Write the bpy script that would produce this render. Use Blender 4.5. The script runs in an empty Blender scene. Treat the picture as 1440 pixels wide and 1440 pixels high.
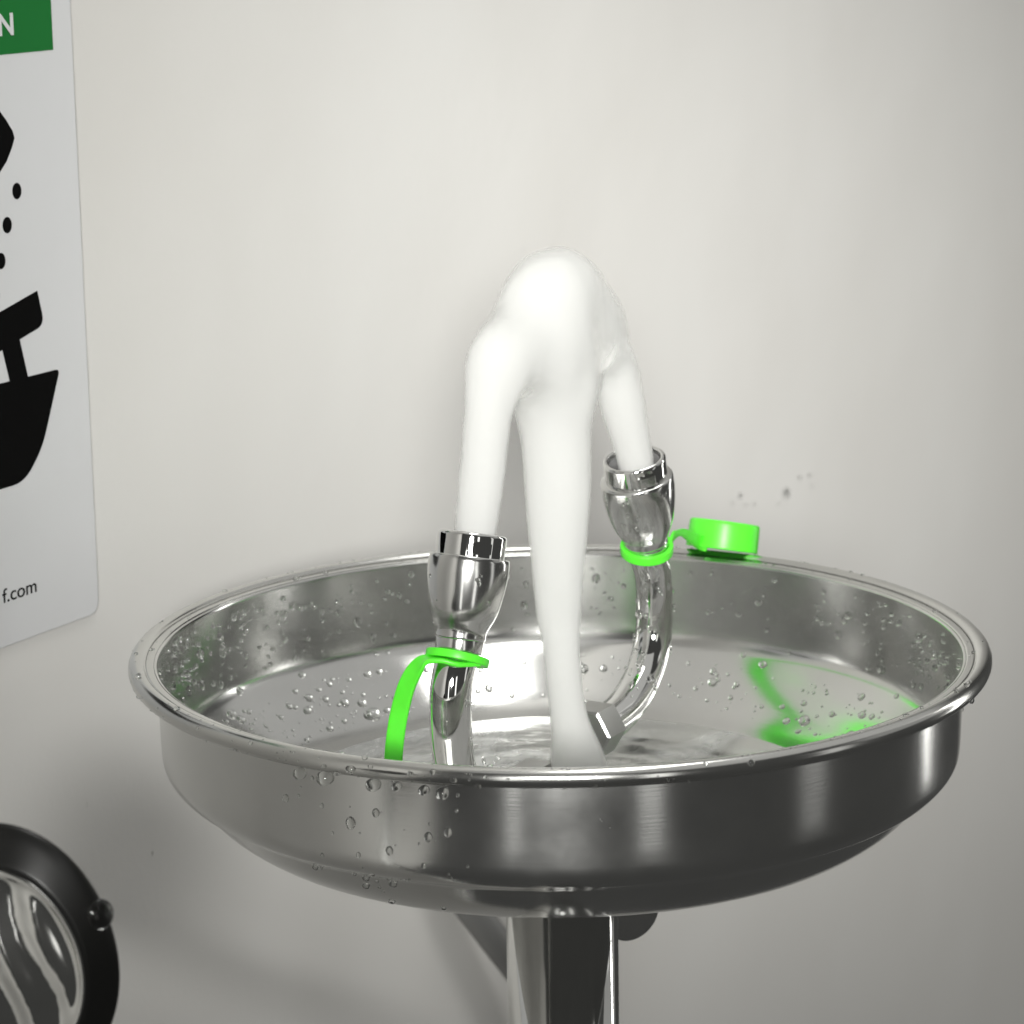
import bpy, bmesh, math, random
import numpy as np
from mathutils import Vector, Matrix
from mathutils.bvhtree import BVHTree
random.seed(7)
rnd = random.Random(11)
sc = bpy.context.scene
COL = sc.collection

# ------------------------------------------------------------------ camera
PITCH, ROLL, FPX = 0.21911205, 0.0151558, 4068.0
UP = Vector((-math.sin(ROLL) * math.cos(PITCH), math.cos(ROLL) * math.cos(PITCH), -math.sin(PITCH)))
RT = -(UP.cross(Vector((0, 0, 1)))).normalized()
if RT.x < 0: RT = -RT
FW = RT.cross(UP)
if FW.z < 0: FW = -FW
CAM = Vector((-0.01537043, -0.95564443, 0.26013393))
def to_world(v):                                        # camera axes (x right, y up, z forward) to world
    return Vector((v.dot(RT), v.dot(FW), v.dot(UP)))
cx, cy, cz = (to_world(Vector(a)) for a in ((1, 0, 0), (0, 1, 0), (0, 0, 1)))
M = Matrix((cx, cy, -cz)).transposed().to_4x4()
M.translation = CAM
cd = bpy.data.cameras.new('camera'); cam = bpy.data.objects.new('camera', cd); COL.objects.link(cam)
cam.matrix_world = M
cd.sensor_width = 36; cd.lens = 36 * FPX / 1440; cd.clip_start = .02; cd.clip_end = 50
cd.dof.use_dof = True; cd.dof.focus_distance = .93; cd.dof.aperture_fstop = 22
sc.camera = cam

# ------------------------------------------------------------------ world and lamps
w = bpy.data.worlds.new('World'); sc.world = w; w.use_nodes = True
bg = w.node_tree.nodes['Background']; bg.inputs[0].default_value = (1, 1, .96, 1); bg.inputs[1].default_value = .055

TH = math.radians(29.5)
WD = Vector((math.sin(TH), math.cos(TH), 0))            # along the wall, away from the camera
WN = Vector((math.cos(TH), -math.sin(TH), 0))           # out of the wall, towards the basin
WDIST = .20
def wp(s, z, off=0.0):                                   # point of the wall plane
    return WD * s - WN * (WDIST - off) + Vector((0, 0, z))

def aim(o, target):
    o.rotation_euler = (Vector(target) - o.location).to_track_quat('-Z', 'Y').to_euler()
def lamp(name, kind, loc, target, energy, **kw):
    l = bpy.data.lights.new(name, kind); l.energy = energy; l.color = kw.pop('color', (1, .995, .96))
    for k, v in kw.items(): setattr(l, k, v)
    o = bpy.data.objects.new(name, l); COL.objects.link(o); o.location = loc; aim(o, target); return o
lamp('key_spot', 'SPOT', (.02, -2.2, .62), wp(.50, .045), 480, spot_size=math.radians(16.5), spot_blend=1.0, shadow_soft_size=.22)
lamp('ceiling_lamp', 'AREA', (.25, .05, 1.7), (.05, .1, 0), 9, shape='RECTANGLE', size=1.1, size_y=.35)
cp = lamp('overhead_fill', 'AREA', (1.45, .25, 1.95), (1.45, .25, 0), 17, shape='RECTANGLE', size=2.6, size_y=4.6)  # added broad fill from above, brightens the inside of the basin
cp.rotation_euler = (0, 0, -TH)
lamp('near_wall_fill', 'SPOT', (1.0, -2.0, 1.2), wp(-1.6, -.1), 170, spot_size=math.radians(64), spot_blend=.7, shadow_soft_size=.2)  # added fill on the near wall, so the basin's left side mirrors it brighter
lamp('high_side_fill', 'AREA', (2.6, .7, .95), (0, 0, .0), 2.2, shape='RECTANGLE', size=2.4, size_y=1.1)  # added fill from the right, no known window; lifts the left basin floor
lamp('window_narrow_lamp', 'AREA', (-.62, -2.6, .0), (0, 0, -.02), 2.0, shape='RECTANGLE', size=.16, size_y=1.6)
lamp('window_mid_lamp', 'AREA', (1.0, -2.4, .0), (0, 0, -.02), 2.4, shape='RECTANGLE', size=.28, size_y=1.6)
lamp('window_side_lamp', 'AREA', (2.5, -.9, .0), (0, 0, -.02), 1.4, shape='RECTANGLE', size=.35, size_y=1.6)
lamp('door_lamp', 'AREA', (2.0, 1.15, .1), (0, 0, -.02), 6.0, shape='RECTANGLE', size=.10, size_y=1.6)

sc.view_settings.view_transform = 'Standard'; sc.view_settings.look = 'None'
sc.view_settings.exposure = 0; sc.view_settings.gamma = 1
sc.cycles.use_denoising = True
sc.cycles.max_bounces = 14; sc.cycles.transparent_max_bounces = 16; sc.cycles.transmission_bounces = 10; sc.cycles.glossy_bounces = 8
sc.cycles.caustics_reflective = True; sc.cycles.sample_clamp_indirect = 4

# ------------------------------------------------------------------ materials
def mat(name):
    m = bpy.data.materials.new(name); m.use_nodes = True
    return m, m.node_tree, m.node_tree.nodes['Principled BSDF']
def node(t, kind, **kw):
    n = t.nodes.new(kind)
    for k, v in kw.items():
        if k in n.inputs: n.inputs[k].default_value = v
        else: setattr(n, k, v)
    return n
def ramp(t, src, a, b, ca, cb):
    r = t.nodes.new('ShaderNodeValToRGB'); t.links.new(src, r.inputs[0])
    e = r.color_ramp.elements; e[0].position = a; e[1].position = b
    e[0].color = ca if len(ca) == 4 else (*ca, 1); e[1].color = cb if len(cb) == 4 else (*cb, 1)
    return r
def g3(v): return (v, v, v)
def bump(t, b, src, strength, dist):
    n = node(t, 'ShaderNodeBump', Strength=strength, Distance=dist)
    t.links.new(src, n.inputs['Height']); t.links.new(n.outputs[0], b.inputs['Normal']); return n

def steel(name, base, rough, aniso=.0, brush=0.0, var=.05, low=None):
    m, t, b = mat(name)
    b.inputs['Metallic'].default_value = 1
    tc = t.nodes.new('ShaderNodeTexCoord')
    n1 = node(t, 'ShaderNodeTexNoise', Scale=22.0, Detail=5.0, Roughness=.6)
    t.links.new(tc.outputs['Object'], n1.inputs['Vector'])
    c = ramp(t, n1.outputs[0], .3, .75, tuple(x * .88 for x in base), base)
    t.links.new(c.outputs[0], b.inputs['Base Color'])
    r = ramp(t, n1.outputs[0], .25, .8, g3(rough - var), g3(rough + var))
    t.links.new(r.outputs[0], b.inputs['Roughness'])
    if low is not None:                                  # bottom pressed and polished smoother than the brushed wall
        sz = t.nodes.new('ShaderNodeSeparateXYZ'); t.links.new(tc.outputs['Object'], sz.inputs[0])
        mr = node(t, 'ShaderNodeMapRange'); mr.inputs[1].default_value = -.0385; mr.inputs[2].default_value = -.0335
        mr.inputs[3].default_value = low; mr.inputs[4].default_value = 1
        t.links.new(sz.outputs[2], mr.inputs[0])
        mu = node(t, 'ShaderNodeMath', operation='MULTIPLY'); t.links.new(r.outputs[0], mu.inputs[0]); t.links.new(mr.outputs[0], mu.inputs[1])
        t.links.new(mu.outputs[0], b.inputs['Roughness'])
    if aniso:
        tg = t.nodes.new('ShaderNodeTangent'); tg.direction_type = 'RADIAL'; tg.axis = 'Z'
        t.links.new(tg.outputs[0], b.inputs['Tangent']); b.inputs['Anisotropic'].default_value = aniso; b.inputs['Anisotropic Rotation'].default_value = .25
    if brush:
        # fine circumferential brushing: noise over height and radius, hardly varying round the axis
        sx = t.nodes.new('ShaderNodeSeparateXYZ'); t.links.new(tc.outputs['Object'], sx.inputs[0])
        ln = node(t, 'ShaderNodeVectorMath', operation='LENGTH')
        cb0 = t.nodes.new('ShaderNodeCombineXYZ'); t.links.new(sx.outputs[0], cb0.inputs[0]); t.links.new(sx.outputs[1], cb0.inputs[1])
        t.links.new(cb0.outputs[0], ln.inputs[0])
        at2 = node(t, 'ShaderNodeMath', operation='ARCTAN2'); t.links.new(sx.outputs[1], at2.inputs[0]); t.links.new(sx.outputs[0], at2.inputs[1])
        cb = t.nodes.new('ShaderNodeCombineXYZ')
        for i, (src, k) in enumerate(((ln.outputs['Value'], 1200.), (at2.outputs[0], 6.), (sx.outputs[2], 1200.))):
            mm = node(t, 'ShaderNodeMath', operation='MULTIPLY'); mm.inputs[1].default_value = k
            t.links.new(src, mm.inputs[0]); t.links.new(mm.outputs[0], cb.inputs[i])
        n2 = node(t, 'ShaderNodeTexNoise', Scale=1.0, Detail=2.0); t.links.new(cb.outputs[0], n2.inputs['Vector'])
        n3 = node(t, 'ShaderNodeTexNoise', Scale=9.0, Detail=2.0); t.links.new(tc.outputs['Object'], n3.inputs['Vector'])
        ad = node(t, 'ShaderNodeMath', operation='MULTIPLY_ADD'); ad.inputs[1].default_value = 3
        t.links.new(n3.outputs[0], ad.inputs[0]); t.links.new(n2.outputs[0], ad.inputs[2])
        bump(t, b, ad.outputs[0], brush, .00002)
    return m

M_BASIN = steel('brushed_steel', (.70, .70, .685), .20, .75, .55, low=.68)
M_FACE = steel('polished_plate', (.72, .72, .70), .13)
M_RIM = steel('satin_steel', (.66, .66, .64), .20, .35, .2)
M_CHROME = steel('chrome', (.80, .80, .785), .045, var=.02)
M_CHROME2 = steel('satin_chrome', (.72, .72, .705), .17, var=.02)
M_HEX = steel('cast_steel', (.40, .40, .39), .35)

def plain(name, col, rough, spec=.5, noise=0.0, scale=40., bmp=0.0, **kw):
    m, t, b = mat(name)
    b.inputs['Roughness'].default_value = rough; b.inputs['Specular IOR Level'].default_value = spec
    tc = t.nodes.new('ShaderNodeTexCoord')
    n = node(t, 'ShaderNodeTexNoise', Scale=scale, Detail=6.0, Roughness=.6); t.links.new(tc.outputs['Object'], n.inputs['Vector'])
    c = ramp(t, n.outputs[0], .3, .7, tuple(x * (1 - noise) for x in col), col)
    t.links.new(c.outputs[0], b.inputs['Base Color'])
    if bmp: bump(t, b, n.outputs[0], bmp, .001)
    for k, v in kw.items(): b.inputs[k.replace('_', ' ')].default_value = v
    return m
M_GREEN = plain('green_rubber', (.10, .80, .035), .38, .45, .10, 120., .08)
M_GREEN.node_tree.nodes['Principled BSDF'].inputs['Subsurface Weight'].default_value = .12
M_GREEN.node_tree.nodes['Principled BSDF'].inputs['Subsurface Scale'].default_value = .002
M_SIGN = plain('sign_white', (.70, .705, .715), .35, .4, .02, 30.)
M_SGREEN = plain('sign_green', (.006, .17, .028), .5, .15, .04, 60.)
M_SBLACK = plain('sign_black', (.0015, .0015, .0015), .6, .06, 0.)
M_BLACK = plain('black_rubber', (.006, .006, .0055), .36, .35, .2)
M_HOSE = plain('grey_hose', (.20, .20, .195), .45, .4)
M_SCREEN = plain('screen_grey', (.12, .12, .12), .5)

# painted wall: fine roller texture with broad faint unevenness
m, t, b = mat('painted_wall'); M_WALL = m
tc = t.nodes.new('ShaderNodeTexCoord')
n1 = node(t, 'ShaderNodeTexNoise', Scale=5.0, Detail=3.0); t.links.new(tc.outputs['Object'], n1.inputs['Vector'])
n2 = node(t, 'ShaderNodeTexNoise', Scale=130.0, Detail=5.0, Roughness=.65); t.links.new(tc.outputs['Object'], n2.inputs['Vector'])
n4 = node(t, 'ShaderNodeTexNoise', Scale=9.0, Detail=2.0); t.links.new(tc.outputs['Object'], n4.inputs['Vector'])
c = ramp(t, n1.outputs[0], .3, .7, (.745, .73, .70), (.785, .775, .75)); t.links.new(c.outputs[0], b.inputs['Base Color'])
b.inputs['Roughness'].default_value = .55; b.inputs['Specular IOR Level'].default_value = .35
ad = node(t, 'ShaderNodeMath', operation='MULTIPLY_ADD'); ad.inputs[1].default_value = 5.0
t.links.new(n4.outputs[0], ad.inputs[0]); t.links.new(n2.outputs[0], ad.inputs[2])
bump(t, b, ad.outputs[0], .22, .0008)

# clear water
def water_mat(name, rough=0.0):
    m, t, b = mat(name)
    b.inputs['Base Color'].default_value = (.97, .98, .97, 1); b.inputs['Roughness'].default_value = rough
    b.inputs['IOR'].default_value = 1.33; b.inputs['Transmission Weight'].default_value = 1
    return m, t, b
M_DROP, _, _ = water_mat('water_bead')
M_POOL, t, b = water_mat('pool_water', .03)
tc = t.nodes.new('ShaderNodeTexCoord')
nf = node(t, 'ShaderNodeTexNoise', Scale=16.0, Detail=6.0, Roughness=.55, Distortion=1.6); t.links.new(tc.outputs['Object'], nf.inputs['Vector'])
sp = node(t, 'ShaderNodeVectorMath', operation='LENGTH'); t.links.new(tc.outputs['Object'], sp.inputs[0])
near = node(t, 'ShaderNodeMapRange'); near.inputs[1].default_value = .02; near.inputs[2].default_value = .085; near.inputs[3].default_value = .30; near.inputs[4].default_value = 0
t.links.new(sp.outputs['Value'], near.inputs[0])
ad = node(t, 'ShaderNodeMath', operation='ADD'); t.links.new(nf.outputs[0], ad.inputs[0]); t.links.new(near.outputs[0], ad.inputs[1])
fr = ramp(t, ad.outputs[0], .47, .80, g3(0), g3(.9))
foam = node(t, 'ShaderNodeBsdfPrincipled'); foam.inputs['Base Color'].default_value = (.86, .87, .86, 1); foam.inputs['Roughness'].default_value = .25
mx = t.nodes.new('ShaderNodeMixShader'); t.links.new(fr.outputs[0], mx.inputs[0]); t.links.new(b.outputs[0], mx.inputs[1]); t.links.new(foam.outputs[0], mx.inputs[2])
t.links.new(mx.outputs[0], t.nodes['Material Output'].inputs[0])

# white aerated water: opaque core, thinning to nothing towards its edge as the spray gets thin there
m, t, b = mat('aerated_water'); M_JET = m
b.inputs['Base Color'].default_value = (.81, .812, .80, 1); b.inputs['Roughness'].default_value = .7; b.inputs['Specular IOR Level'].default_value = 0
tl = node(t, 'ShaderNodeBsdfTranslucent'); tl.inputs[0].default_value = (.90, .903, .893, 1)
bt = t.nodes.new('ShaderNodeMixShader'); bt.inputs[0].default_value = .52
t.links.new(b.outputs[0], bt.inputs[1]); t.links.new(tl.outputs[0], bt.inputs[2])
lw = t.nodes.new('ShaderNodeLayerWeight'); lw.inputs[0].default_value = .5
fr = t.nodes.new('ShaderNodeValToRGB'); t.links.new(lw.outputs['Facing'], fr.inputs[0])
fr.color_ramp.interpolation = 'EASE'
fr.color_ramp.elements[0].position = .38; fr.color_ramp.elements[0].color = (1, 1, 1, 1)
fr.color_ramp.elements[1].position = .96; fr.color_ramp.elements[1].color = (0, 0, 0, 1)
tr = t.nodes.new('ShaderNodeBsdfTransparent'); mx = t.nodes.new('ShaderNodeMixShader')
t.links.new(fr.outputs[0], mx.inputs[0]); t.links.new(tr.outputs[0], mx.inputs[1]); t.links.new(bt.outputs[0], mx.inputs[2])
t.links.new(mx.outputs[0], t.nodes['Material Output'].inputs[0])

# ------------------------------------------------------------------ helpers
def link(name, me, material=None, parent=None, smooth=True, loc=None):
    o = bpy.data.objects.new(name, me); COL.objects.link(o)
    if material: me.materials.append(material)
    if smooth: me.shade_smooth()
    if loc is not None: o.location = loc
    if parent: o.parent = parent
    return o
def tag(o, label=None, cat=None, group=None, kind=None):
    for k, v in (('label', label), ('category', cat), ('group', group), ('kind', kind)):
        if v: o[k] = v
    return o
def empty(name, loc=(0, 0, 0)):
    o = bpy.data.objects.new(name, None); COL.objects.link(o); o.location = loc; o.empty_display_size = .01; return o
def mesh(name, vs, fs):
    me = bpy.data.meshes.new(name); me.from_pydata([tuple(v) for v in vs], [], fs); me.update(); return me
def lathe_data(prof, n=64, axis=None, origin=None):
    """profile of (radius, height); axis/origin place it"""
    q = Vector((0, 0, 1)).rotation_difference(Vector(axis)) if axis is not None else None
    org = Vector(origin) if origin is not None else Vector()
    vs, fs, rows = [], [], []
    for r, h in prof:
        if r < 1e-7:
            rows.append([len(vs)]); p = Vector((0, 0, h)); vs.append((q @ p if q else p) + org)
        else:
            row = []
            for i in range(n):
                a = 2 * math.pi * i / n; p = Vector((r * math.cos(a), r * math.sin(a), h))
                row.append(len(vs)); vs.append((q @ p if q else p) + org)
            rows.append(row)
    for a, b_ in zip(rows, rows[1:]):
        for i in range(n):
            j = (i + 1) % n
            if len(a) == 1: f = [a[0], b_[j], b_[i]]
            elif len(b_) == 1: f = [a[i], a[j], b_[0]]
            else: f = [a[i], a[j], b_[j], b_[i]]
            fs.append(f)
    return vs, fs
def lathe(name, prof, material, parent=None, n=64, axis=None, origin=None, closed=False):
    if closed: prof = list(prof) + [prof[0]]
    vs, fs = lathe_data(prof, n, axis, origin)
    me = mesh(name, vs, fs)
    bm = bmesh.new(); bm.from_mesh(me); bmesh.ops.remove_doubles(bm, verts=bm.verts, dist=1e-7)
    bmesh.ops.recalc_face_normals(bm, faces=bm.faces); bm.to_mesh(me); bm.free()
    return link(name, me, material, parent)
def fillet(pts, rad, k=4):
    """round the corners of an open profile"""
    out = [pts[0]]
    for i in range(1, len(pts) - 1):
        p0, p1, p2 = (Vector(p) for p in (pts[i - 1], pts[i], pts[i + 1]))
        r = rad[i] if isinstance(rad, (list, tuple)) else rad
        if r == 0: out.append(tuple(p1)); continue
        a = p1 + (p0 - p1).normalized() * min(r, (p0 - p1).length * .45)
        c_ = p1 + (p2 - p1).normalized() * min(r, (p2 - p1).length * .45)
        for j in range(k + 1):
            u = j / k; out.append(tuple(a * (1 - u) ** 2 + p1 * 2 * u * (1 - u) + c_ * u * u))
    out.append(pts[-1]); return out
def spline(pts, per=8):
    P = [Vector(p) for p in pts]; out = []
    for i in range(len(P) - 1):
        p0 = P[max(i - 1, 0)]; p1 = P[i]; p2 = P[i + 1]; p3 = P[min(i + 2, len(P) - 1)]
        for j in range(per):
            u = j / per
            out.append(.5 * ((2 * p1) + (p2 - p0) * u + (2 * p0 - 5 * p1 + 4 * p2 - p3) * u * u + (3 * p1 - p0 - 3 * p2 + p3) * u ** 3))
    out.append(P[-1]); return out
def tube_data(path, radii, n=24, cap=True, base=0, flat=None):
    """sweep; flat = (half width, half thickness, width direction hint) gives a rounded strap"""
    vs, fs = [], []
    N = len(path)
    T = [(path[min(i + 1, N - 1)] - path[max(i - 1, 0)]).normalized() for i in range(N)]
    ref = Vector((1, 0, 0)) if flat else (Vector((0, 0, 1)) if abs(T[0].z) < .9 else Vector((0, 1, 0)))
    for i in range(N):
        if flat:
            h = flat[2] if not callable(flat[2]) else flat[2](i / (N - 1))
            u = (Vector(h) - T[i] * Vector(h).dot(T[i])).normalized()
        else:
            u = (ref - T[i] * ref.dot(T[i])).normalized(); ref = u
        v = T[i].cross(u)
        for k in range(n):
            a = 2 * math.pi * k / n; ca, sa = math.cos(a), math.sin(a)
            if flat:
                e = .45; ww = flat[0](i / (N - 1)) if callable(flat[0]) else flat[0]
                ca = math.copysign(abs(ca) ** e, ca) * ww; sa = math.copysign(abs(sa) ** e, sa) * flat[1]
            else:
                r = radii[i] if hasattr(radii, '__len__') else radii; ca *= r; sa *= r
            vs.append(path[i] + u * ca + v * sa)
    for i in range(N - 1):
        for k in range(n):
            j = (k + 1) % n
            fs.append([base + i * n + k, base + i * n + j, base + (i + 1) * n + j, base + (i + 1) * n + k])
    if cap:
        fs.append([base + k for k in range(n)][::-1]); fs.append([base + (N - 1) * n + k for k in range(n)])
    return vs, fs
def tube(name, pts, r, material, parent=None, n=24, per=8, flat=None):
    path = spline(pts, per) if per > 1 else [Vector(p) for p in pts]
    if hasattr(r, '__len__'):
        xs = np.linspace(0, 1, len(r)); r = np.interp(np.linspace(0, 1, len(path)), xs, r)
    vs, fs = tube_data(path, r, n, flat=flat)
    me = mesh(name, vs, fs)
    bm = bmesh.new(); bm.from_mesh(me); bmesh.ops.recalc_face_normals(bm, faces=bm.faces); bm.to_mesh(me); bm.free()
    return link(name, me, material, parent)
def ls(s, z, off=0.0):                                   # point in the upright plane through both nozzles (mm)
    return WD * (s / 1000) + WN * (off / 1000) + Vector((0, 0, z / 1000))
def slab(name, pts, thick, place, material, parent=None, bevel=0.0):
    """polygon of (s,z) in mm, extruded out of the wall; place(s,z,off) -> world"""
    n = len(pts)
    vs = [place(p[0], p[1], 0) for p in pts] + [place(p[0], p[1], thick) for p in pts]
    fs = [list(range(n)), list(range(n, 2 * n))] + [[i, (i + 1) % n, n + (i + 1) % n, n + i] for i in range(n)]
    me = mesh(name, vs, fs)
    bm = bmesh.new(); bm.from_mesh(me)
    bmesh.ops.recalc_face_normals(bm, faces=bm.faces)
    if bevel:
        es = [e for e in bm.edges if all(v.index >= n for v in e.verts)]
        bmesh.ops.bevel(bm, geom=es, offset=bevel, segments=2, affect='EDGES', profile=.5)
    bm.to_mesh(me); bm.free()
    return link(name, me, material, parent, smooth=False)
def rounded(pts, rad, k=6):
    """round the corners of a closed polygon; rad per corner"""
    out = []; n = len(pts)
    for i in range(n):
        p0, p1, p2 = (Vector(p) for p in (pts[i - 1], pts[i], pts[(i + 1) % n]))
        r = rad[i] if isinstance(rad, (list, tuple)) else rad
        if not r: out.append(tuple(p1)); continue
        a = p1 + (p0 - p1).normalized() * r; c_ = p1 + (p2 - p1).normalized() * r
        for j in range(k + 1):
            u = j / k; out.append(tuple(a * (1 - u) ** 2 + p1 * 2 * u * (1 - u) + c_ * u * u))
    return out

# ------------------------------------------------------------------ the setting: wall
vs = [wp(-3.0, -.70), wp(4.5, -.70), wp(4.5, 1.8), wp(-3.0, 1.8)]
vs += [v - WN * .1 for v in vs]
wall = link('wall', mesh('wall', vs, [[0, 1, 2, 3], [7, 6, 5, 4], [0, 4, 5, 1], [1, 5, 6, 2], [2, 6, 7, 3], [3, 7, 4, 0]]), M_WALL, smooth=False)
tag(wall, 'plain off-white painted wall behind the basin', kind='structure')

# ------------------------------------------------------------------ sign on the wall
sign = empty('safety_sign', wp(.0, -.011))
tag(sign, 'white rounded safety sign with green header band and black eyewash pictogram on the wall', 'sign')
inv = Matrix.Translation(-sign.location)
def sg(base, sh=0.0):
    return lambda s, z, off: wp((s + sh) / 1000, z / 1000, (base + off) / 1000) - sign.location
SC = -78.0                                               # the pictogram's middle
panel_pts = rounded([(-159, -11.4), (3.3, -11.4), (3.3, 232), (-159, 232)], 6)
slab('sign_panel', panel_pts, 1.0, sg(0.2), M_SIGN, sign, .0003)
slab('header_band', [(-149.8, 199), (-6.2, 199), (-6.2, 223), (-149.8, 223)], .12, sg(1.2, -1.9), M_SGREEN, sign)
def mirror(p): return [(2 * SC - a, b_) for a, b_ in p]
eye = [(-30.4, 169.7), (-31.2, 172.2), (-34.5, 176.3), (-38.2, 180.2), (-45, 186), (-56, 191), (-68, 193.5)]
eye_low = [(-68, 146), (-56, 148.5), (-46, 153.5), (-39.6, 158.3), (-35.4, 161.9), (-32.1, 166.4)]
slab('eye_symbol', eye_low + eye + mirror(eye)[::-1] + mirror(eye_low)[::-1], .12, sg(1.2, -1.9), M_SBLACK, sign)
for sgn in (0, 1):
    for k, (s, z) in enumerate([(-30.6, 151.0), (-36.9, 139.6), (-41.4, 127.4), (-45.6, 115.7)]):
        if sgn: s = 2 * SC - s
        slab('drop_symbol', [(s + 2.5 * math.cos(a * math.pi / 12), z + 2.9 * math.sin(a * math.pi / 12)) for a in range(24)], .12, sg(1.2, -1.9), M_SBLACK, sign)
head = rounded([(-52, 107.6), (-22.1, 114.3), (-18.9, 101.6), (-52, 93.9)], [0, 0, 4.5, 0])
neck = [(-43.6, 97.5), (-33.5, 99.0), (-29.6, 83.6), (-39.9, 83.6)]
bowl = rounded([(SC, 84.2), (-11.4, 84.2), (-23.3, 57.7), (-34.5, 46.4), (SC, 46.4)], [0, 2.6, 6, 7, 0])
for P_, nm in ((head, 'spray_head_symbol'), (neck, 'pipe_symbol'), (bowl, 'bowl_symbol')):
    o = .12 if nm != 'pipe_symbol' else .10
    slab(nm, P_, o, sg(1.2, -1.9), M_SBLACK, sign); slab(nm, mirror(P_)[::-1], o, sg(1.2, -1.9), M_SBLACK, sign)
def text(body, size, s, z, material, bold=0.0, align='RIGHT', sx=1.0):
    cu = bpy.data.curves.new('t', 'FONT'); cu.body = body; cu.size = size / 1000; cu.align_x = align; cu.offset = bold / 1000; cu.extrude = .00006
    o = bpy.data.objects.new('t', cu); COL.objects.link(o); bpy.context.view_layer.update()
    me = bpy.data.meshes.new_from_object(o.evaluated_get(bpy.context.evaluated_depsgraph_get())); bpy.data.objects.remove(o)
    me.name = 'lettering'
    R = Matrix((WD, Vector((0, 0, 1)), WN)).transposed()
    for v in me.vertices:
        q = R @ Vector((v.co.x * sx, v.co.y, v.co.z)); v.co = q + wp(s / 1000, z / 1000, .00142 if material is M_SIGN else .00130) - sign.location
    me.materials.clear()
    return link('lettering', me, material, sign, smooth=False)
text('N', 10.6, -29.3, 205.7, M_SIGN, .25, sx=1.12)
text('f.com', 7.4, -32.6, 4.9, M_SBLACK, .03, sx=1.20)

# ------------------------------------------------------------------ eyewash station
st = empty('eyewash_station', (0, 0, -.12))
tag(st, 'polished steel eyewash basin with two chrome nozzles on curved arms above a chrome drain pipe', 'eyewash station')
def S(o):                                                 # parent keeping world coordinates
    o.parent = st; o.matrix_parent_inverse = Matrix.Translation((0, 0, .12)); return o
inner = fillet([(.1385, .0000), (.1364, .0000), (.1354, -.0300), (.1335, -.0340), (.1290, -.0375), (.1080, -.0515), (.0880, -.0600), (.0500, -.0640), (.0, -.0650)],
               [0, .0014, .006, .002, .004, .006, .006, .004, 0], 5)
outer = fillet([(.0, -.0672), (.0500, -.0665), (.0840, -.0635), (.1095, -.0578), (.1200, -.0505), (.1275, -.0420), (.1285, -.0412), (.1320, -.0392), (.1358, -.0345), (.1363, -.0290), (.1368, -.0030), (.1368, -.0008), (.1385, -.0008)],
               [0, .004, .008, .006, .005, .0006, .0005, .003, .003, .004, .001, .0006, 0], 5)
prof = inner[::-1] + [(.1385, -.0008)] + outer[::-1][1:]
basin = S(lathe('basin', prof, M_BASIN, None, 256))
rim_prof = [(.1376, .0003), (.1384, .00045), (.1398, .00045), (.1404, .0006)]
cxr, czr, rr = .1432, -.0010, .0031
for k in range(0, 15):
    a = math.radians(155 - k * (155 + 130) / 14); rim_prof.append((cxr + rr * math.cos(a), czr + rr * math.sin(a)))
rim_prof += [(.1404, -.0022), (.1395, -.0012), (.1376, -.0011)]
rim = lathe('rim', rim_prof, M_RIM, None, 256, closed=True); rim.parent = basin; tag(rim, 'rolled steel rim of the basin')

drain = S(lathe('drain_pipe', fillet([(0, -.0655), (.0196, -.0655), (.0196, -.60), (0, -.60)], [0, .0, .001, 0], 2), M_CHROME, None, 96))
nutp = [(.0197, -.0662), (.026, -.0662), (.0265, -.0672), (.0265, -.071), (.0258, -.0718), (.0197, -.0718)]
S(lathe('drain_collar', nutp, M_CHROME2, None, 64, closed=True))
# supply elbow with its round end cap behind the drain pipe, and the pipe on to the wall
S(lathe('valve_cap', fillet([(0, .012), (.0105, .012), (.0115, .009), (.0115, .004), (.0095, .003), (.0095, -.014), (0, -.014)], [0, .001, .001, .001, 0, 0, 0], 3),
        M_CHROME2, None, 48, axis=(.45, -.86, -.15), origin=(.0205, .034, -.1045)))

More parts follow.
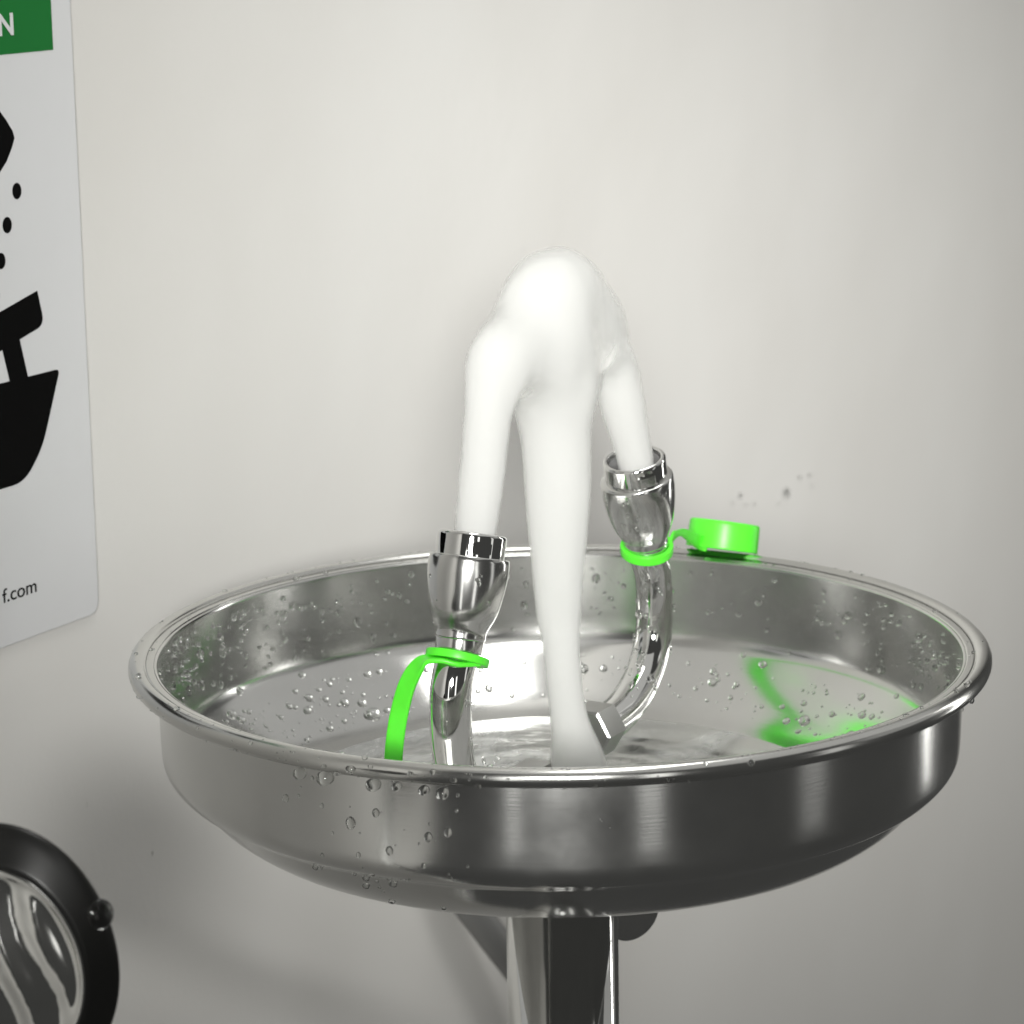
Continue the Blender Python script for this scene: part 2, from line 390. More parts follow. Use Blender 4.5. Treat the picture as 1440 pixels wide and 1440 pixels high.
# arms, hex nuts and the centre block, the same on both sides
def half(sg_):
    up_ = 3.6 if sg_ > 0 else 0
    P_ = [(66.2, 17.5 + up_), (68.6, 12.5 + up_), (71.8, 6.0 + up_), (73.2, -2.4 + up_ * .4)] + ([(71.8, -14.0), (66.5, -23.5), (58.0, -30.5), (46.0, -35.3), (30.0, -37.5)] if sg_ > 0 else [(72.6, -16.0), (69.0, -27.5), (61.0, -36.5), (48.0, -42), (30.0, -44)])
    arm = tube('pipe_arm', [ls(sg_ * a, b_) for a, b_ in P_], .0068, M_CHROME, None, 32, 8); S(arm)
    ctr = ls(sg_ * (27 if sg_ > 0 else 22), -36.5 if sg_ > 0 else -45); vs, fs = [], []
    # hex nut about the arm's horizontal end
    ax = WD * sg_
    u = Vector((0, 0, 1)); v = ax.cross(u)
    rings = [(-.0085, .0088), (-.008, .0098), (.004, .0098), (.0048, .0090), (.0048, 0.0)]
    rings = [(-.0085, 0.0)] + rings
    for h, r in rings:
        for k in range(6):
            a = math.radians(60 * k + 30); vs.append(ctr + ax * h + (u * math.cos(a) + v * math.sin(a)) * r)
    for i in range(len(rings) - 1):
        for k in range(6): fs.append([i * 6 + k, i * 6 + (k + 1) % 6, (i + 1) * 6 + (k + 1) % 6, (i + 1) * 6 + k])
    me = mesh('hex_nut', vs, fs); bm = bmesh.new(); bm.from_mesh(me); bmesh.ops.remove_doubles(bm, verts=bm.verts, dist=1e-6)
    bmesh.ops.recalc_face_normals(bm, faces=bm.faces); bm.to_mesh(me); bm.free()
    S(link('hex_nut', me, M_HEX, None, smooth=False))
    # nozzle: open cup with a stepped collar and a dished screen
    top = ls(sg_ * 57.0, 51.8 + up_); bot = ls(sg_ * 66.6, 17.8 + up_)
    ax = (top - bot).normalized(); L = (top - bot).length
    cup = [(0, .0008), (.0078, .0008), (.0081, .0011)] + [(v.x, v.y) for v in spline([Vector((a, b_, 0)) for a, b_ in [(.0082, .0015), (.0083, .0035), (.0091, .0055), (.0101, .0075), (.0112, .0105), (.0121, .0145), (.0128, .0190), (.01315, .0230), (.0131, L - .0092)]], 6)] + [(.0130, L - .0081), (.0127, L - .0077), (.0110, L - .0077)]
    nz = lathe('nozzle', cup, M_CHROME2, None, 72, axis=ax, origin=bot); S(nz)
    col = fillet([(.0110, L - .012), (.0113, L - .0008), (.0105, L), (.0095, L - .0004), (.0092, L - .004), (.0088, L - .012)], [0, .0006, .0005, .0004, 0, 0], 3)
    c_ = lathe('collar', col, M_CHROME, None, 72, axis=ax, origin=bot); c_.parent = nz
    scr = lathe('screen', [(0, L - .0035), (.0088, L - .0035), (.0092, L - .0026), (.0092, L - .0018), (.0086, L - .0018), (.0084, L - .003), (0, L - .003)], M_SCREEN, None, 48, axis=ax, origin=bot); scr.parent = nz
    # bayonet lug on the collar
    for aa in (0.3, 0.3 + math.pi):
        u = (Vector((0, -1, 0)) - ax * Vector((0, -1, 0)).dot(ax)).normalized(); v = ax.cross(u)
        dr = (u * math.cos(aa) + v * math.sin(aa)).normalized(); sd = ax.cross(dr)
        vs = []
        for h in (L - .0070, L - .0028):
            for rr_, ww in ((.0108, .0034), (.0121, .0030)):
                for s_ in (-1, 1): vs.append(bot + ax * h + dr * rr_ + sd * s_ * ww)
        me = mesh('collar_lug', vs, [[0, 1, 3, 2], [4, 6, 7, 5], [0, 4, 5, 1], [2, 3, 7, 6], [0, 2, 6, 4], [1, 5, 7, 3]])
        bm = bmesh.new(); bm.from_mesh(me); bmesh.ops.recalc_face_normals(bm, faces=bm.faces); bmesh.ops.bevel(bm, geom=bm.edges[:], offset=.0004, segments=2, affect='EDGES'); bm.to_mesh(me); bm.free()
        lo = link('collar_lug', me, M_CHROME, None, smooth=False); lo.parent = nz
    # nut under the cup
    S(lathe('neck_ring', fillet([(.0068, -.0035), (.0077, -.0035), (.0079, .0012), (.0068, .0012)], [0, .0004, .0004, 0], 3), M_CHROME2, None, 48, axis=ax, origin=bot))
    return top, bot, ax
topL, botL, axL = half(-1)
topR, botR, axR = half(1)
S(lathe('centre_block', fillet([(0, -.064), (.017, -.064), (.017, -.062), (.0095, -.059), (.0095, -.048), (.008, -.045), (0, -.045)], [0, .001, .001, .002, .002, .002, 0], 4), M_HEX, None, 64))

# oval push plate at the lower left with its lever
KP = .80; pc = Vector((CAM.x + (-.1835 - CAM.x) * KP, CAM.y + (-.05 - CAM.y) * KP, CAM.z + (-.0900 - CAM.z) * KP)); pa = Vector((-.20, -1, -.16)).normalized()
pl = lathe('push_plate', fillet([(0, -.006), (.033, -.006), (.0475, -.004), (.0490, -.0015), (.0470, .001), (.0385, .0075), (.0365, .0078)], [0, .002, .002, .002, .003, .001, 0], 4), M_BLACK, None, 96)
face = lathe('plate_face', fillet([(.0372, .0072), (.0355, .0080), (.032, .0066), (.026, .0075), (.019, .0090), (.012, .0102), (.006, .0108), (0, .0110)], [0, .001, .002, .002, .002, .002, .002, 0], 5), M_FACE, None, 96)
q = Vector((0, 0, 1)).rotation_difference(pa).to_matrix()
xr = q.inverted() @ Vector((1, 0, 0))
T = Matrix.Translation(pc) @ (q.to_4x4())
for o in (pl, face):
    for v in o.data.vertices:
        if o is face:
            c0 = v.co; v.co = c0 + Vector((0, 0, .0011 * math.sin(c0.x * 330 + 1.2 * math.sin(c0.y * 90)) * min(1, max(0, (.0345 - math.hypot(c0.x, c0.y)) / .006))))
        p = (q @ v.co) * KP; p.x *= .76; v.co = p + pc
    o.data.update()
tag(pl, 'black rimmed oval push plate')
S(pl); face.parent = pl
lev = tube('lever', [pc + Vector((.0, .012, -.01)), pc + Vector((.02, .05, -.06)), pc + Vector((.08, .12, -.12)), Vector((-.02, .002, -.24))], .005, M_CHROME2, None, 20, 8); S(lev)
# slanting supply pipe beside the wall
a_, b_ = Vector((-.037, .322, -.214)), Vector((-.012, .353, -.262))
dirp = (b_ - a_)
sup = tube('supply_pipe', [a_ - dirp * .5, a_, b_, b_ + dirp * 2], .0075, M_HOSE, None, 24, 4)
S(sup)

# ------------------------------------------------------------------ dust caps on green straps
def cap_mesh(name, ctr, axis, R=.0136, H=.0108, parent=None):
    prof = fillet([(0, H / 2), (R - .0006, H / 2), (R, H / 2 - .0008), (R + .0003, -H / 2), (R - .0012, -H / 2), (R - .0016, H / 2 - .0018), (0, H / 2 - .0018)], [0, .0006, .0006, .0003, .0003, .0006, 0], 3)
    return lathe(name, prof, M_GREEN, parent, 64, axis=axis, origin=ctr)
def band(name, ctr, axis, r_in, r_out, h, parent, mat_=M_GREEN):
    return lathe(name, fillet([(r_in, -h / 2), (r_out, -h / 2), (r_out, h / 2), (r_in, h / 2), (r_in, -h / 2)], [0, .0004, .0004, .0004, 0], 3), mat_, parent, 48, axis=axis, origin=ctr)
# left one: flat ring on the pipe, strap arching over to the left and down into the basin
cl = empty('dust_cap', (0, 0, 0)); tag(cl, 'bright green strap arching down into the basin from the front left nozzle', 'dust cap')
band('ring', ls(-68.2, 12.8), (ls(-66.5, 17) - ls(-70.2, 9)).normalized(), .0068, .0104, .0026, cl)
path = [(-.0275, -.062, .0118), (-.0335, -.0655, .0128), (-.0390, -.0655, .0140), (-.0448, -.064, .0128), (-.0495, -.062, .0056), (-.0526, -.060, -.0050), (-.0543, -.059, -.0146), (-.0552, -.0585, -.0242), (-.0556, -.058, -.034), (-.0560, -.0575, -.0430)]
def hint(u):
    a = min(1, max(0, (u - .12) / .45)); return Vector((.75 * (1 - a) * .2 + a, -.35 * (1 - a) - .15, .05)) if a > .999 else (Vector((0, -1, .12)) * (1 - a) + Vector((1, -.25, .0)) * a)
tube('strap', path, .001, M_GREEN, cl, 20, 8, flat=(.0030, .0009, hint))
cap_mesh('cap', Vector((-.0560, -.055, -.0480)), (.1, .3, 1), parent=cl)
# right one: ring under the cup, neck of the strap, cap resting on the far rim
cr = empty('dust_cap', (.0667, .130, .0)); tag(cr, 'bright green round cap resting on the far rim behind the right nozzle', 'dust cap')
def C_(o):
    o.parent = cr; o.matrix_parent_inverse = Matrix.Translation(-cr.location); return o
C_(band('ring', botR - axR * .0012, (axR + Vector((.12, -.10, 0))).normalized(), .0078, .0096, .0034, None))
cc = Vector((.0662, .1335, .0070)); ca = Vector((.15, .24, 1)).normalized()
C_(cap_mesh('cap', cc, ca))
C_(tube('strap', [botR - axR * .001 + Vector((.0085, .003, .001)), (.0435, .072, .0215), (.0475, .088, .0190), (.0520, .105, .0130), (.0560, .1215, .0075), (.0600, .126, .0055)], .001, M_GREEN, None, 20, 8,
        flat=(lambda u: .0013 + .0022 * max(0, (u - .35) / .65) + .0014 * math.exp(-((u - .12) / .1) ** 2), .0007, (.2, -.35, 1))))
C_(tube('strap_tab', [(.0405, .0625, .0240), (.0420, .0640, .0295), (.0424, .0650, .0350)], .0005, M_GREEN, None, 12, 4))

# ------------------------------------------------------------------ water: two jets meeting and falling back
JL = [(-57.6, 45.8, 7.3), (-55.6, 51.3, 7.6), (-51.6, 64.4, 7.9), (-48.8, 75.7, 8.1), (-46.6, 87.0, 8.3), (-44.0, 98.3, 8.5), (-39.8, 106.2, 9.2), (-32.8, 108.6, 9.7), (-22.5, 109.6, 10), (-11.1, 111.6, 10)]
JA = [(-33, 102, 7), (-24, 101, 9), (-14, 99, 10.5), (-7, 96, 10.5)]
JB = [(22, 107, 7.5), (15, 103, 9), (8, 99, 10), (3, 95, 10.5)]
JS = [(-19, -53.5, 3.5), (-9, -52, 5.5), (2, -51, 7), (12, -52.5, 5), (20, -54, 3)]
JR = [(59.1, 50.0, 7.0), (56.4, 58.7, 7.3), (53.0, 67.6, 8.1), (47.6, 78.3, 8.9), (41.0, 90.0, 9.5), (31.6, 102.6, 10.0), (20.0, 114.0, 10.4), (8.0, 123.5, 10.4), (-5.0, 124.2, 9.9), (-11.4, 119.9, 9.4), (-12, 108, 9)]
JM = [(-.6, 119.4, 12.4), (-1.6, 113.3, 13.2), (-2.0, 105.9, 13.4), (-1.8, 93.7, 13.0), (-1.2, 76.7, 12.7), (-.1, 61.8, 12.0), (.2, 52.0, 11.7), (.3, 37.1, 10.6), (.1, 27.2, 9.7), (-.3, 12.4, 8.5), (-.5, 2.4, 7.3), (-.8, -12.7, 6.8), (-.1, -23.0, 7.1), (1.6, -29.7, 8.2), (3.0, -35.0, 9.6), (3.8, -40, 10.0), (4.2, -43, 9.5)]
vs, fs = [], []; curves = []
for J in (JL, JR, JM, JA, JB, JS):
    off = -1.5 if J is JM else 0
    p4 = spline([Vector((a, b_, r)) for a, b_, r in J], 8)
    if J is JM or J is JS: path = [ls(v.x, v.y) + Vector((.004, -.014, 0)) * min(1, max(0, (10 - v.y) / 45)) for v in p4]
    else: path = [ls(v.x, v.y) for v in p4]
    rad = [v.z / 1000 for v in p4]; curves.append((path, rad))
    a, f_ = tube_data(path, rad, 32, True, len(vs)); vs += a; fs += f_
    for end in (0, -1):                                   # rounded ends
        bm = bmesh.new(); bmesh.ops.create_icosphere(bm, subdivisions=3, radius=rad[end] * .98, matrix=Matrix.Translation(path[end]))
        base = len(vs); vs += [v.co.copy() for v in bm.verts]; fs += [[base + v.index for v in f.verts] for f in bm.faces]; bm.free()
src = bpy.data.objects.new('tmp', mesh('tmp', vs, fs)); COL.objects.link(src)
bm = bmesh.new(); bm.from_mesh(src.data); bmesh.ops.recalc_face_normals(bm, faces=bm.faces); bm.to_mesh(src.data); bm.free()
md = src.modifiers.new('r', 'REMESH'); md.mode = 'VOXEL'; md.voxel_size = .0012
ms = src.modifiers.new('s', 'SMOOTH'); ms.factor = .8; ms.iterations = 10
bpy.context.view_layer.update()
jm = bpy.data.meshes.new_from_object(src.evaluated_get(bpy.context.evaluated_depsgraph_get())); bpy.data.objects.remove(src)
jm.shade_smooth()
co = np.empty(len(jm.vertices) * 3, np.float32); jm.vertices.foreach_get('co', co); co = co.reshape(-1, 3)
# pull the surface onto the smooth union of the streams, so that they flow into each other
SP = [(np.array([tuple(p) for p in path]), np.array(rad)) for path, rad in curves]
def smin(a, b_, k):
    h = np.clip(.5 + .5 * (b_ - a) / k, 0, 1); return b_ * (1 - h) + a * h - k * h * (1 - h)
def field(X):
    out = None
    for P_, R_ in (SP[2], SP[5], SP[3], SP[4], SP[0], SP[1]):
        d_ = np.full(len(X), 9e9)
        for p, r in zip(P_, R_):
            d_ = np.minimum(d_, np.sqrt(((X - p) ** 2).sum(1)) - r)
        out = d_ if out is None else smin(out, d_, .016)
    return out
X = co.astype(np.float64)
for it in range(7):
    f0 = field(X); gr = np.stack([(field(X + np.eye(3)[k] * 4e-4) - f0) / 4e-4 for k in range(3)], 1)
    X -= np.clip(f0, -.003, .003)[:, None] * gr / np.maximum((gr ** 2).sum(1), .3)[:, None]
co = X.astype(np.float32)
jm.vertices.foreach_set('co', co.ravel()); jm.update()
jm.materials.clear(); tmp = bpy.data.objects.new('tmp', jm); COL.objects.link(tmp)
md = tmp.modifiers.new('r', 'REMESH'); md.mode = 'VOXEL'; md.voxel_size = .0013
ms = tmp.modifiers.new('s', 'SMOOTH'); ms.factor = .8; ms.iterations = 30
bpy.context.view_layer.update()
jm = bpy.data.meshes.new_from_object(tmp.evaluated_get(bpy.context.evaluated_depsgraph_get())); bpy.data.objects.remove(tmp)
co = np.empty(len(jm.vertices) * 3, np.float32); jm.vertices.foreach_get('co', co); co = co.reshape(-1, 3)
jm.shade_smooth()
# slight unevenness of running water, lengthwise ripples
from mathutils import noise as mn
nr = np.array([tuple(v.normal) for v in jm.vertices])
dsp = np.array([mn.noise(Vector((c_[0] * 90, c_[1] * 90, c_[2] * 22))) for c_ in co]) * .0006
co2 = co + nr * dsp[:, None]; jm.vertices.foreach_set('co', co2.astype(np.float32).ravel()); jm.update()
dist = []
for path, rad in curves:
    P_ = np.array([tuple(p) for p in path]); R_ = np.array(rad)
    dd = np.full(len(co), 9e9)
    for p, r in zip(P_, R_): dd = np.minimum(dd, np.linalg.norm(co - p, axis=1) - r)
    dist.append(dd)
lab = np.argmin(np.stack(dist), axis=0)
wat = empty('water_stream', (0, 0, -.055)); tag(wat, 'white aerated water rising from both nozzles and falling in a column at the middle', 'water')
vn = [v.normal.copy() for v in jm.vertices]
flab = [min(2, int(np.median(lab[list(p.vertices)]))) for p in jm.polygons]
for k, (nm, lb) in enumerate((('jet', 'left water jet'), ('jet', 'right water jet'), ('falling_water', 'central falling column of water'))):
    idx = {}; V_, F_, N_ = [], [], []
    for p, l in zip(jm.polygons, flab):
        if l != k: continue
        f = []
        for vi in p.vertices:
            if vi not in idx: idx[vi] = len(V_); V_.append(jm.vertices[vi].co - wat.location); N_.append(vn[vi])
            f.append(idx[vi])
        F_.append(f)
    me = mesh(nm, V_, F_); me.shade_smooth(); me.normals_split_custom_set_from_vertices(N_)
    o = bpy.data.objects.new(nm, me); COL.objects.link(o); me.materials.append(M_JET); o.parent = wat; tag(o, lb)

# ------------------------------------------------------------------ pool in the basin
PR = .1035; ZP = -.0548
vs, fs = [Vector((0, 0, ZP))], []
rings, segs = 90, 220
def wave(x, y):
    r = math.hypot(x - .002, y - .003)
    edge = max(0., 1 - (math.hypot(x, y) / PR) ** 6)
    h = .0010 * mn.noise(Vector((x * 55, y * 55, 1))) + .0007 * mn.noise(Vector((x * 130, y * 130, 4))) + .0004 * mn.noise(Vector((x * 300, y * 300, 7)))
    h += .0008 * math.sin(r * 520) * math.exp(-r / .035)
    h += .0045 * math.exp(-(r / .017) ** 2) * (1 + .5 * mn.noise(Vector((x * 160, y * 160, 9))))
    h *= .35 + 1.3 * math.exp(-r / .045)
    for (px, py, k) in ((.058, -.012, 1.), (.040, .012, .8), (-.03, -.03, .9)):
        q_ = math.hypot(x - px, y - py); h += k * .0011 * math.cos(q_ * 700) * math.exp(-q_ / .008)
    return h * edge
for i in range(1, rings + 1):
    r = PR * i / rings
    for k in range(segs):
        a = 2 * math.pi * k / segs; x, y = r * math.cos(a), r * math.sin(a); vs.append(Vector((x, y, ZP + wave(x, y))))
for k in range(segs): fs.append([0, 1 + k, 1 + (k + 1) % segs])
for i in range(rings - 1):
    for k in range(segs):
        a0 = 1 + i * segs + k; a1 = 1 + i * segs + (k + 1) % segs; fs.append([a0, a0 + segs, a1 + segs, a1])
pool = link('pool_water', mesh('pool_water', vs, fs), M_POOL)
tag(pool, 'shallow churning water lying in the bottom of the basin', 'water', kind='stuff')

# ------------------------------------------------------------------ water beads
def bvh_of(*obs):
    V_, F_ = [], []
    for o in obs:
        b0 = len(V_); V_ += [v.co.copy() for v in o.data.vertices]; F_ += [[b0 + i for i in p.vertices] for p in o.data.polygons]
    return BVHTree.FromPolygons(V_, F_)
B_BAS = bvh_of(basin, rim)
def pix_ray(x, y):
    v = Vector(((x - 720) / FPX, (720 - y) / FPX, 1)); d = to_world(v); return d.normalized()
bead_src = bpy.data.meshes.new('water_bead')
bm = bmesh.new(); bmesh.ops.create_uvsphere(bm, u_segments=20, v_segments=12, radius=1)
bm.to_mesh(bead_src); bm.free(); bead_src.shade_smooth(); bead_src.materials.append(M_DROP)
def bead_matrix(p, nrm, r, flat=.55, tall=1.0, sink=.25, sag=0.0):
    nrm = nrm.normalized(); up = Vector((0, 0, 1)); up = (up - nrm * up.dot(nrm))
    up = up.normalized() if up.length > .1 else (Vector((0, 1, 0)) - nrm * nrm.y).normalized()
    sd = up.cross(nrm)
    m = Matrix((sd * r, up * r * tall, nrm * r * flat)).transposed().to_4x4()
    m.translation = p + nrm * (r * flat * (1 - sink) * .6) - up * sag * r
    return m
def add_bead(p, nrm, r, label, group, **kw):
    o = bpy.data.objects.new('water_drop', bead_src); COL.objects.link(o); o.matrix_world = bead_matrix(p, nrm, r, **kw)
    tag(o, label, 'water drop', group); return o
z8 = lambda x, y: (400 + x / 2.88, 1040 + y / 2.88)
z5 = lambda x, y: (160 + x / 2.571, 740 + y / 2.571)
z6 = lambda x, y: (860 + x / 2.571, 740 + y / 2.571)
def cast(px, py, r, **kw):
    d = pix_ray(px, py); hit, nrm, i, dist_ = B_BAS.ray_cast(CAM, d)
    if hit is None: return None
    if nrm.dot(d) > 0: nrm = -nrm
    return hit, nrm, r / FPX * dist_
taken = []
def put(lst, zf, sc_, label, group, single=None, **kw):
    for k, it in enumerate(lst):
        px, py = zf(it[0], it[1]); h = cast(px, py, it[2] / sc_)
        if h is None: continue
        lb = label
        if len(it) > 3 and isinstance(it[3], str): lb = it[3]
        tall = it[4] if len(it) > 4 else kw.get('tall', 1.1)
        o = add_bead(h[0], h[1], h[2], lb, group, **{**kw, 'tall': tall}); taken.append(h[0])
hang = [(62, 134, 26, 'hanging water drop furthest left under the front rim'), (165, 150, 34, 'largest water drop hanging under the front left rim'), (360, 178, 30, 'wide hanging drop under the rim between two smaller drops'),
        (455, 188, 20), (565, 202, 22), (640, 214, 27, 'water drop bulging under the rim below the left nozzle')]
put(hang, z8, 2.88, 'water drop hanging from the underside of the front rim', 'drops hanging under the front rim', flat=.75, tall=.9, sag=.15)
rimd = [(210, 135, 16), (268, 120, 21, 'big oval drop on the front left of the rim'), (785, 188, 14), (685, 165, 15), (510, 138, 13), (160, 108, 11), (348, 110, 11), (815, 153, 10), (905, 160, 7), (570, 150, 5), (755, 143, 7), (1150, 120, 9), (1145, 146, 4), (735, 140, 6)]
put(rimd, z8, 2.88, 'small water drop resting on the front of the rim', 'drops on top of the front rim', flat=.5, tall=.8)
rimd2 = [(88, 543, 15, 'water drop on the far left edge of the rim'), (50, 533, 6), (88, 618, 8)]
put(rimd2, z5, 2.571, 'tiny water drop at the left end of the rim', 'drops at the left end of the rim', flat=.5, tall=.9)
rimd3 = [(1300, 630, 13, 'water drop hanging under the right end of the rim'), (1266, 662, 8), (1210, 583, 10), (1246, 596, 9), (340, 858, 9), (505, 855, 13, 'water drop on the front rim right of the middle'), (1088, 1048, 8), (168, 905, 4)]
put(rimd3, z6, 2.571, 'small water drop near the right end of the rim', 'drops at the right end of the rim', flat=.6, tall=.95)
wl = [(5, 238, 14), (57, 228, 7), (152, 268, 9), (268, 338, 21, 'tallest water drop running down the front of the basin'), (370, 297, 15), (440, 245, 5), (195, 378, 6), (425, 450, 15), (300, 468, 10), (153, 468, 8),
      (582, 395, 17, 'left one of two round drops on the dark front of the basin'), (662, 375, 17, 'right one of two round drops on the dark front of the basin'), (588, 342, 6), (698, 288, 7), (702, 225, 8), (545, 422, 5), (563, 512, 10), (742, 514, 6), (305, 378, 4), (450, 428, 4),
      (112, 156, 8), (65, 192, 4), (265, 272, 4), (393, 295, 4), (610, 410, 4), (485, 366, 3), (665, 545, 6), (675, 560, 6), (590, 130, 4), (450, 283, 4), (1280, 322, 4), (1318, 356, 4), (1285, 330, 3)]
put(wl, z8, 2.88, 'small water drop on the front wall of the basin', 'drops on the front wall of the basin', flat=.5, tall=1.25)
lo = [(125, 518, 14), (330, 560, 17), (330, 592, 17), (358, 547, 9), (285, 545, 8), (375, 575, 8), (440, 585, 18), (435, 655, 16), (475, 568, 7), (495, 570, 8), (645, 683, 12), (400, 662, 12), (605, 700, 18), (385, 598, 8), (400, 615, 7), (318, 520, 5), (420, 566, 6), (505, 566, 5), (150, 520, 7)]
put(lo, z8, 2.88, 'water drop clinging to the lower curve of the basin', 'drops under the lower edge of the basin', flat=.5, tall=.8)
ins = [(547, 500, 15), (365, 565, 17), (697, 703, 21, 'large drop on the right of the basin floor'), (905, 683, 15), (797, 680, 12), (475, 465, 11), (841, 340, 15), (743, 332, 11), (783, 350, 10), (695, 640, 12), (617, 653, 10), (542, 652, 9), (765, 237, 12), (770, 268, 9), (285, 170, 9), (640, 460, 8), (1030, 615, 10)]
put(ins, z6, 2.571, 'water drop inside the right side of the basin', 'drops inside the right side of the basin', flat=.5, tall=1.0)
ins = [(940, 680, 25, 'largest drop on the left of the basin floor'), (897, 640, 17), (455, 597, 15), (680, 537, 13), (425, 680, 19), (537, 297, 11), (917, 535, 15), (960, 525, 13), (950, 460, 9), (990, 455, 8), (350, 460, 9), (480, 470, 11), (525, 440, 9), (655, 655, 10), (710, 655, 9), (850, 555, 9), (360, 362, 9), (460, 330, 9), (565, 500, 8), (1130, 520, 11)]
put(ins, z5, 2.571, 'water drop inside the left side of the basin', 'drops inside the left side of the basin', flat=.5, tall=1.0)
B_PL = bvh_of(pl)
d_ = pix_ray(139, 1285); h_ = B_PL.ray_cast(CAM, d_)
if h_[0] is not None:
    add_bead(h_[0], h_[1] if h_[1].dot(d_) < 0 else -h_[1], 20 / FPX * h_[3], 'large round drop on the black rim of the oval plate', 'drops on the push plate', flat=.5, tall=1.1)
# tell the look-alike drops apart by size, height and the nearest landmark
def describe():
    import collections
    obs = [o for o in bpy.data.objects if o.name.startswith('water_drop') and o.get('group')]
    by = collections.defaultdict(list)
    for o in obs: by[o['label']].append(o)
    marks = [(-.20, 'far left end'), (-.118, 'left end'), (-.085, 'left quarter'), (-.060, 'stretch left of the green strap'), (-.045, 'stretch below the green strap'), (-.020, 'stretch below the left nozzle'), (.02, 'middle'), (.06, 'stretch below the right nozzle'), (.10, 'right quarter'), (.125, 'right end')]
    for lab_, os_ in by.items():
        if len(os_) < 2: continue
        sub = collections.defaultdict(list)
        place = lab_.split(' on ')[-1] if ' on ' in lab_ else lab_
        ranks = sorted(os_, key=lambda o: o.matrix_world.to_scale()[0]); n_ = len(ranks)
        for o in os_:
            r_ = ranks.index(o) / n_; size = 'tiny' if r_ < .34 else 'small' if r_ < .67 else 'larger'
            x_ = o.matrix_world.translation.x; mk = [m_ for a_, m_ in marks if x_ >= a_][-1]
            sub[(size, mk)].append(o)
        nouns = {'drops hanging under the front rim': 'drop hanging under the front rim', 'drops on top of the front rim': 'drop on top of the front rim',
                 'drops at the left end of the rim': 'drop at the rim', 'drops at the right end of the rim': 'drop at the rim', 'drops on the front wall of the basin': 'drop on the outer front wall',
                 'drops under the lower edge of the basin': 'drop on the lower outer curve', 'drops inside the right side of the basin': 'drop inside the basin', 'drops inside the left side of the basin': 'drop inside the basin'}
        for (size, mk), g_ in sub.items():
            g_.sort(key=lambda o: (o.matrix_world.translation.x, o.matrix_world.translation.z))
            for i_, o in enumerate(g_):
                if len(g_) == 1: od = ''
                elif len(g_) == 2: od = ('left ' if i_ == 0 else 'right ')
                else: od = ('leftmost ', 'second ', 'third ', 'fourth ', 'fifth ', 'sixth ')[min(i_, 5)]
                o['label'] = f"{od}{size} {nouns.get(o['group'], 'drop')}, {mk}"
describe()
# splashes on the wall
NM = ['second largest splash drop on the wall, left of the largest', 'tiny splash drop on the wall, leftmost above the green cap', 'tiny splash drop on the wall just below the second largest', 'tiny splash drop on the wall right of the second largest',
      'tiny splash drop on the wall just below left of the largest', 'small splash drop on the wall just above right of the largest', 'topmost small splash drop on the wall above the right rim', 'rightmost small splash drop on the wall above the right rim']
for a, b_, r, *lb in [(1075, 255, 30, 'largest splash drop on the wall above the green cap'), (768, 275, 17), (718, 325, 8), (808, 335, 9), (865, 333, 8), (1025, 325, 8), (1172, 152, 13), (1238, 137, 11), (1250, 210, 9)]:
    d = pix_ray(880 + a / 4.8, 640 + b_ / 4.8); tt = (-WDIST - CAM.dot(WN)) / d.dot(WN); p = CAM + d * tt
    add_bead(p, WN, r * 1.25 / 4.8 / FPX * tt, lb[0] if lb else NM.pop(0), 'splash drops on the wall', flat=.6, tall=1.0)
for a, b_, r in [(440, 185, 7), (770, 430, 8), (772, 380, 4)]:
    px, py = a / 3.6, 1080 + b_ / 3.6
    d = pix_ray(px, py); tt = (-WDIST - CAM.dot(WN)) / d.dot(WN); p = CAM + d * tt
    add_bead(p, WN, r / 3.6 / FPX * tt, {440: 'upper faint drop on the wall left of the basin', 770: 'lower long faint drop on the wall left of the basin', 772: 'tiny faint drop on the wall, just above the long one'}[int(a) if b_ != 380 else 772], 'faint drops on the left wall', flat=.4, tall=1.6)

# the countless small ones, one joined mesh per place
tb = bmesh.new(); bmesh.ops.create_icosphere(tb, subdivisions=2, radius=1)
TV = [v.co.copy() for v in tb.verts]; TF = [[v.index for v in f.verts] for f in tb.faces]; tb.free()
def join_beads(name, mats, label, parent=None):
    V_, F_ = [], []
    for m_ in mats:
        b0 = len(V_); V_ += [m_ @ v for v in TV]; F_ += [[b0 + i for i in f] for f in TF]
    o = link(name, mesh(name, V_, F_), M_DROP); tag(o, label, 'water drops', kind='stuff'); return o
def surf(az, t_, prof_):
    """point and inward normal on a profile at parameter t_"""
    n = len(prof_) - 1; i = min(int(t_ * n), n - 1); u = t_ * n - i
    a = Vector(prof_[i]); b2 = Vector(prof_[i + 1]); p = a.lerp(b2, u); tn = (b2 - a).normalized(); nn = Vector((-tn.y, tn.x))
    if nn.x > 0 or (abs(nn.x) < .3 and nn.y < 0): nn = -nn
    return Vector((p.x * math.cos(az), p.x * math.sin(az), p.y)), Vector((nn.x * math.cos(az), nn.x * math.sin(az), nn.y))
wallp = [(.1360, -.003), (.1354, -.030)]; floorp = [(.1290, -.0375), (.1080, -.0515)]
ms_ = []
for k in range(1300):
    az = math.radians(rnd.choice([rnd.gauss(172, 26), rnd.gauss(165, 40), rnd.gauss(15, 22), rnd.gauss(90, 60)]))
    lowp = rnd.random() < .45
    p, nn = surf(az, rnd.random(), floorp if lowp else wallp)
    r = min(.0016, .00026 + rnd.expovariate(1 / .00036))
    if any((p - q_).length < .0018 for q_ in taken): continue
    ms_.append(bead_matrix(p, nn, r, flat=.5, tall=rnd.uniform(.9, 1.3)))
join_beads('water_beads', ms_, 'scattered fine water beads on the inside of the basin')
ms_ = []
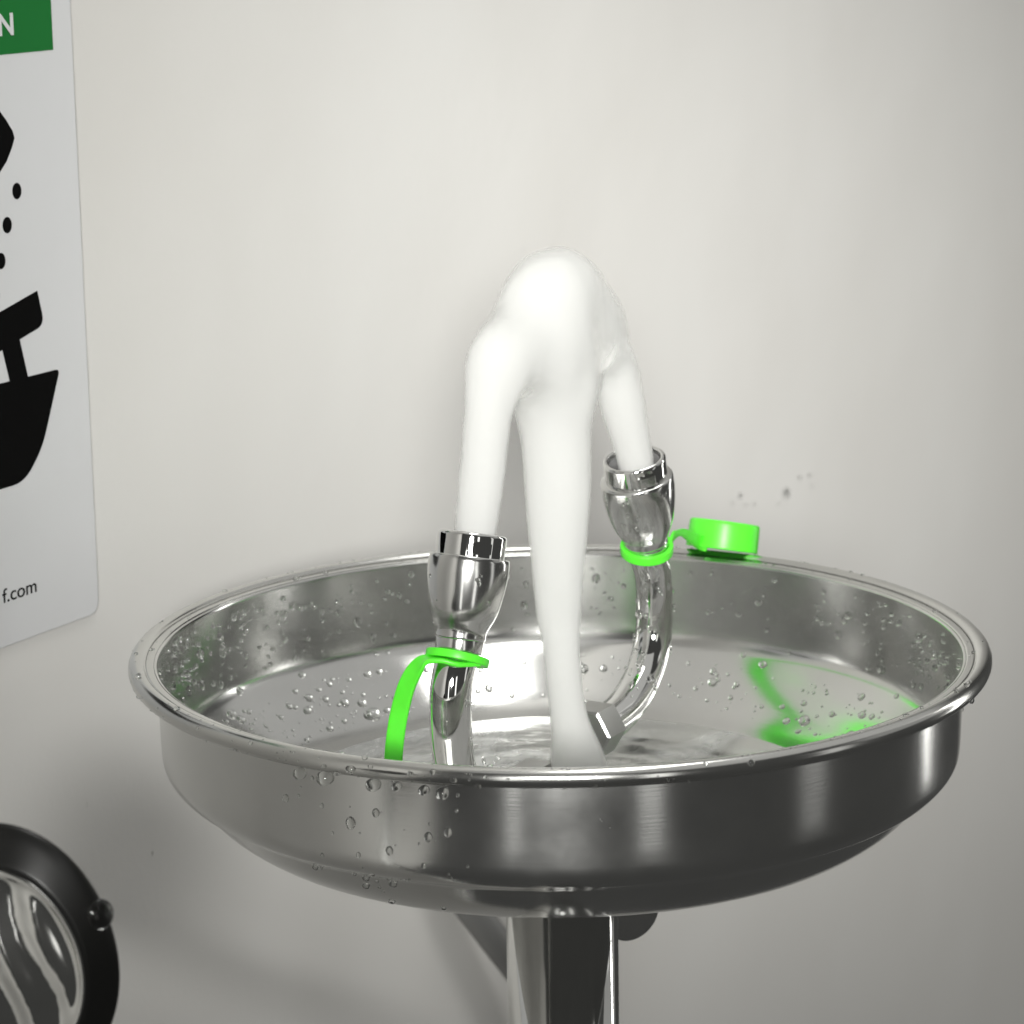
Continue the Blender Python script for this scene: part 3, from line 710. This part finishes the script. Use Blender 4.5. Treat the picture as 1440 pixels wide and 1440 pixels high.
for k in range(150):
    az = math.radians(rnd.uniform(0, 360)); rr_ = rnd.choice([rnd.uniform(.1378, .1402), cxr + rr * math.cos(1.4)])
    p = Vector((rr_ * math.cos(az), rr_ * math.sin(az), .0005 if rr_ < .141 else .0020))
    ms_.append(bead_matrix(p, Vector((0, 0, 1)), min(.0012, .00025 + rnd.expovariate(1 / .0002)), flat=.5, tall=1))
for k in range(70):
    az = math.radians(rnd.uniform(175, 285)); a = math.radians(rnd.uniform(-80, 40))
    p = Vector(((cxr + rr * math.cos(a)) * math.cos(az), (cxr + rr * math.cos(a)) * math.sin(az), czr + rr * math.sin(a)))
    ms_.append(bead_matrix(p, Vector((math.cos(a) * math.cos(az), math.cos(a) * math.sin(az), math.sin(a))), min(.001, .0002 + rnd.expovariate(1 / .00016)), flat=.5))
join_beads('water_beads', ms_, 'scattered fine water beads along the rim of the basin')
# beads on the nozzles and arms
ms_ = []
def on_noz(bot, ax, L_, n_):
    for k in range(n_):
        h = rnd.uniform(.012, .026); R = np.interp(h, [.0055, .0105, .0145, .019, .027], [.0091, .0112, .0121, .0128, .0130])
        a = rnd.uniform(0, 2 * math.pi); u = (Vector((0, -1, 0)) - ax * Vector((0, -1, 0)).dot(ax)).normalized(); v = ax.cross(u)
        dr = u * math.cos(a) + v * math.sin(a)
        ms_.append(bead_matrix(bot + ax * h + dr * R, dr, rnd.uniform(.0003, .0009), flat=.5, tall=1.2))
on_noz(botL, axL, 0, 22); on_noz(botR, axR, 0, 26)
for sgn in (-1, 1):
    ap = spline([ls(sgn * a, b_) for a, b_ in [(68.6, 12.5), (71.8, 6.0), (73.2, -2.4), (71.8, -14.0), (66.5, -22.5), (58.0, -28.5), (46.0, -32.3)]], 8)
    for k in range(34 if sgn > 0 else 16):
        i = rnd.randrange(len(ap) // (3 if sgn < 0 else 1) if sgn < 0 else 6, len(ap) - 1) if sgn > 0 else rnd.randrange(0, len(ap) - 1)
        tn = (ap[i + 1] - ap[i]).normalized(); u = (Vector((0, -1, .3)) - tn * Vector((0, -1, .3)).dot(tn)).normalized(); v = tn.cross(u); a = rnd.uniform(-1.6, 1.6)
        dr = u * math.cos(a) + v * math.sin(a)
        ms_.append(bead_matrix(ap[i] + dr * .0068, dr, rnd.uniform(.0004, .0013), flat=.5, tall=1.3))
join_beads('water_beads', ms_, 'fine water beads on the chrome nozzles and arms')
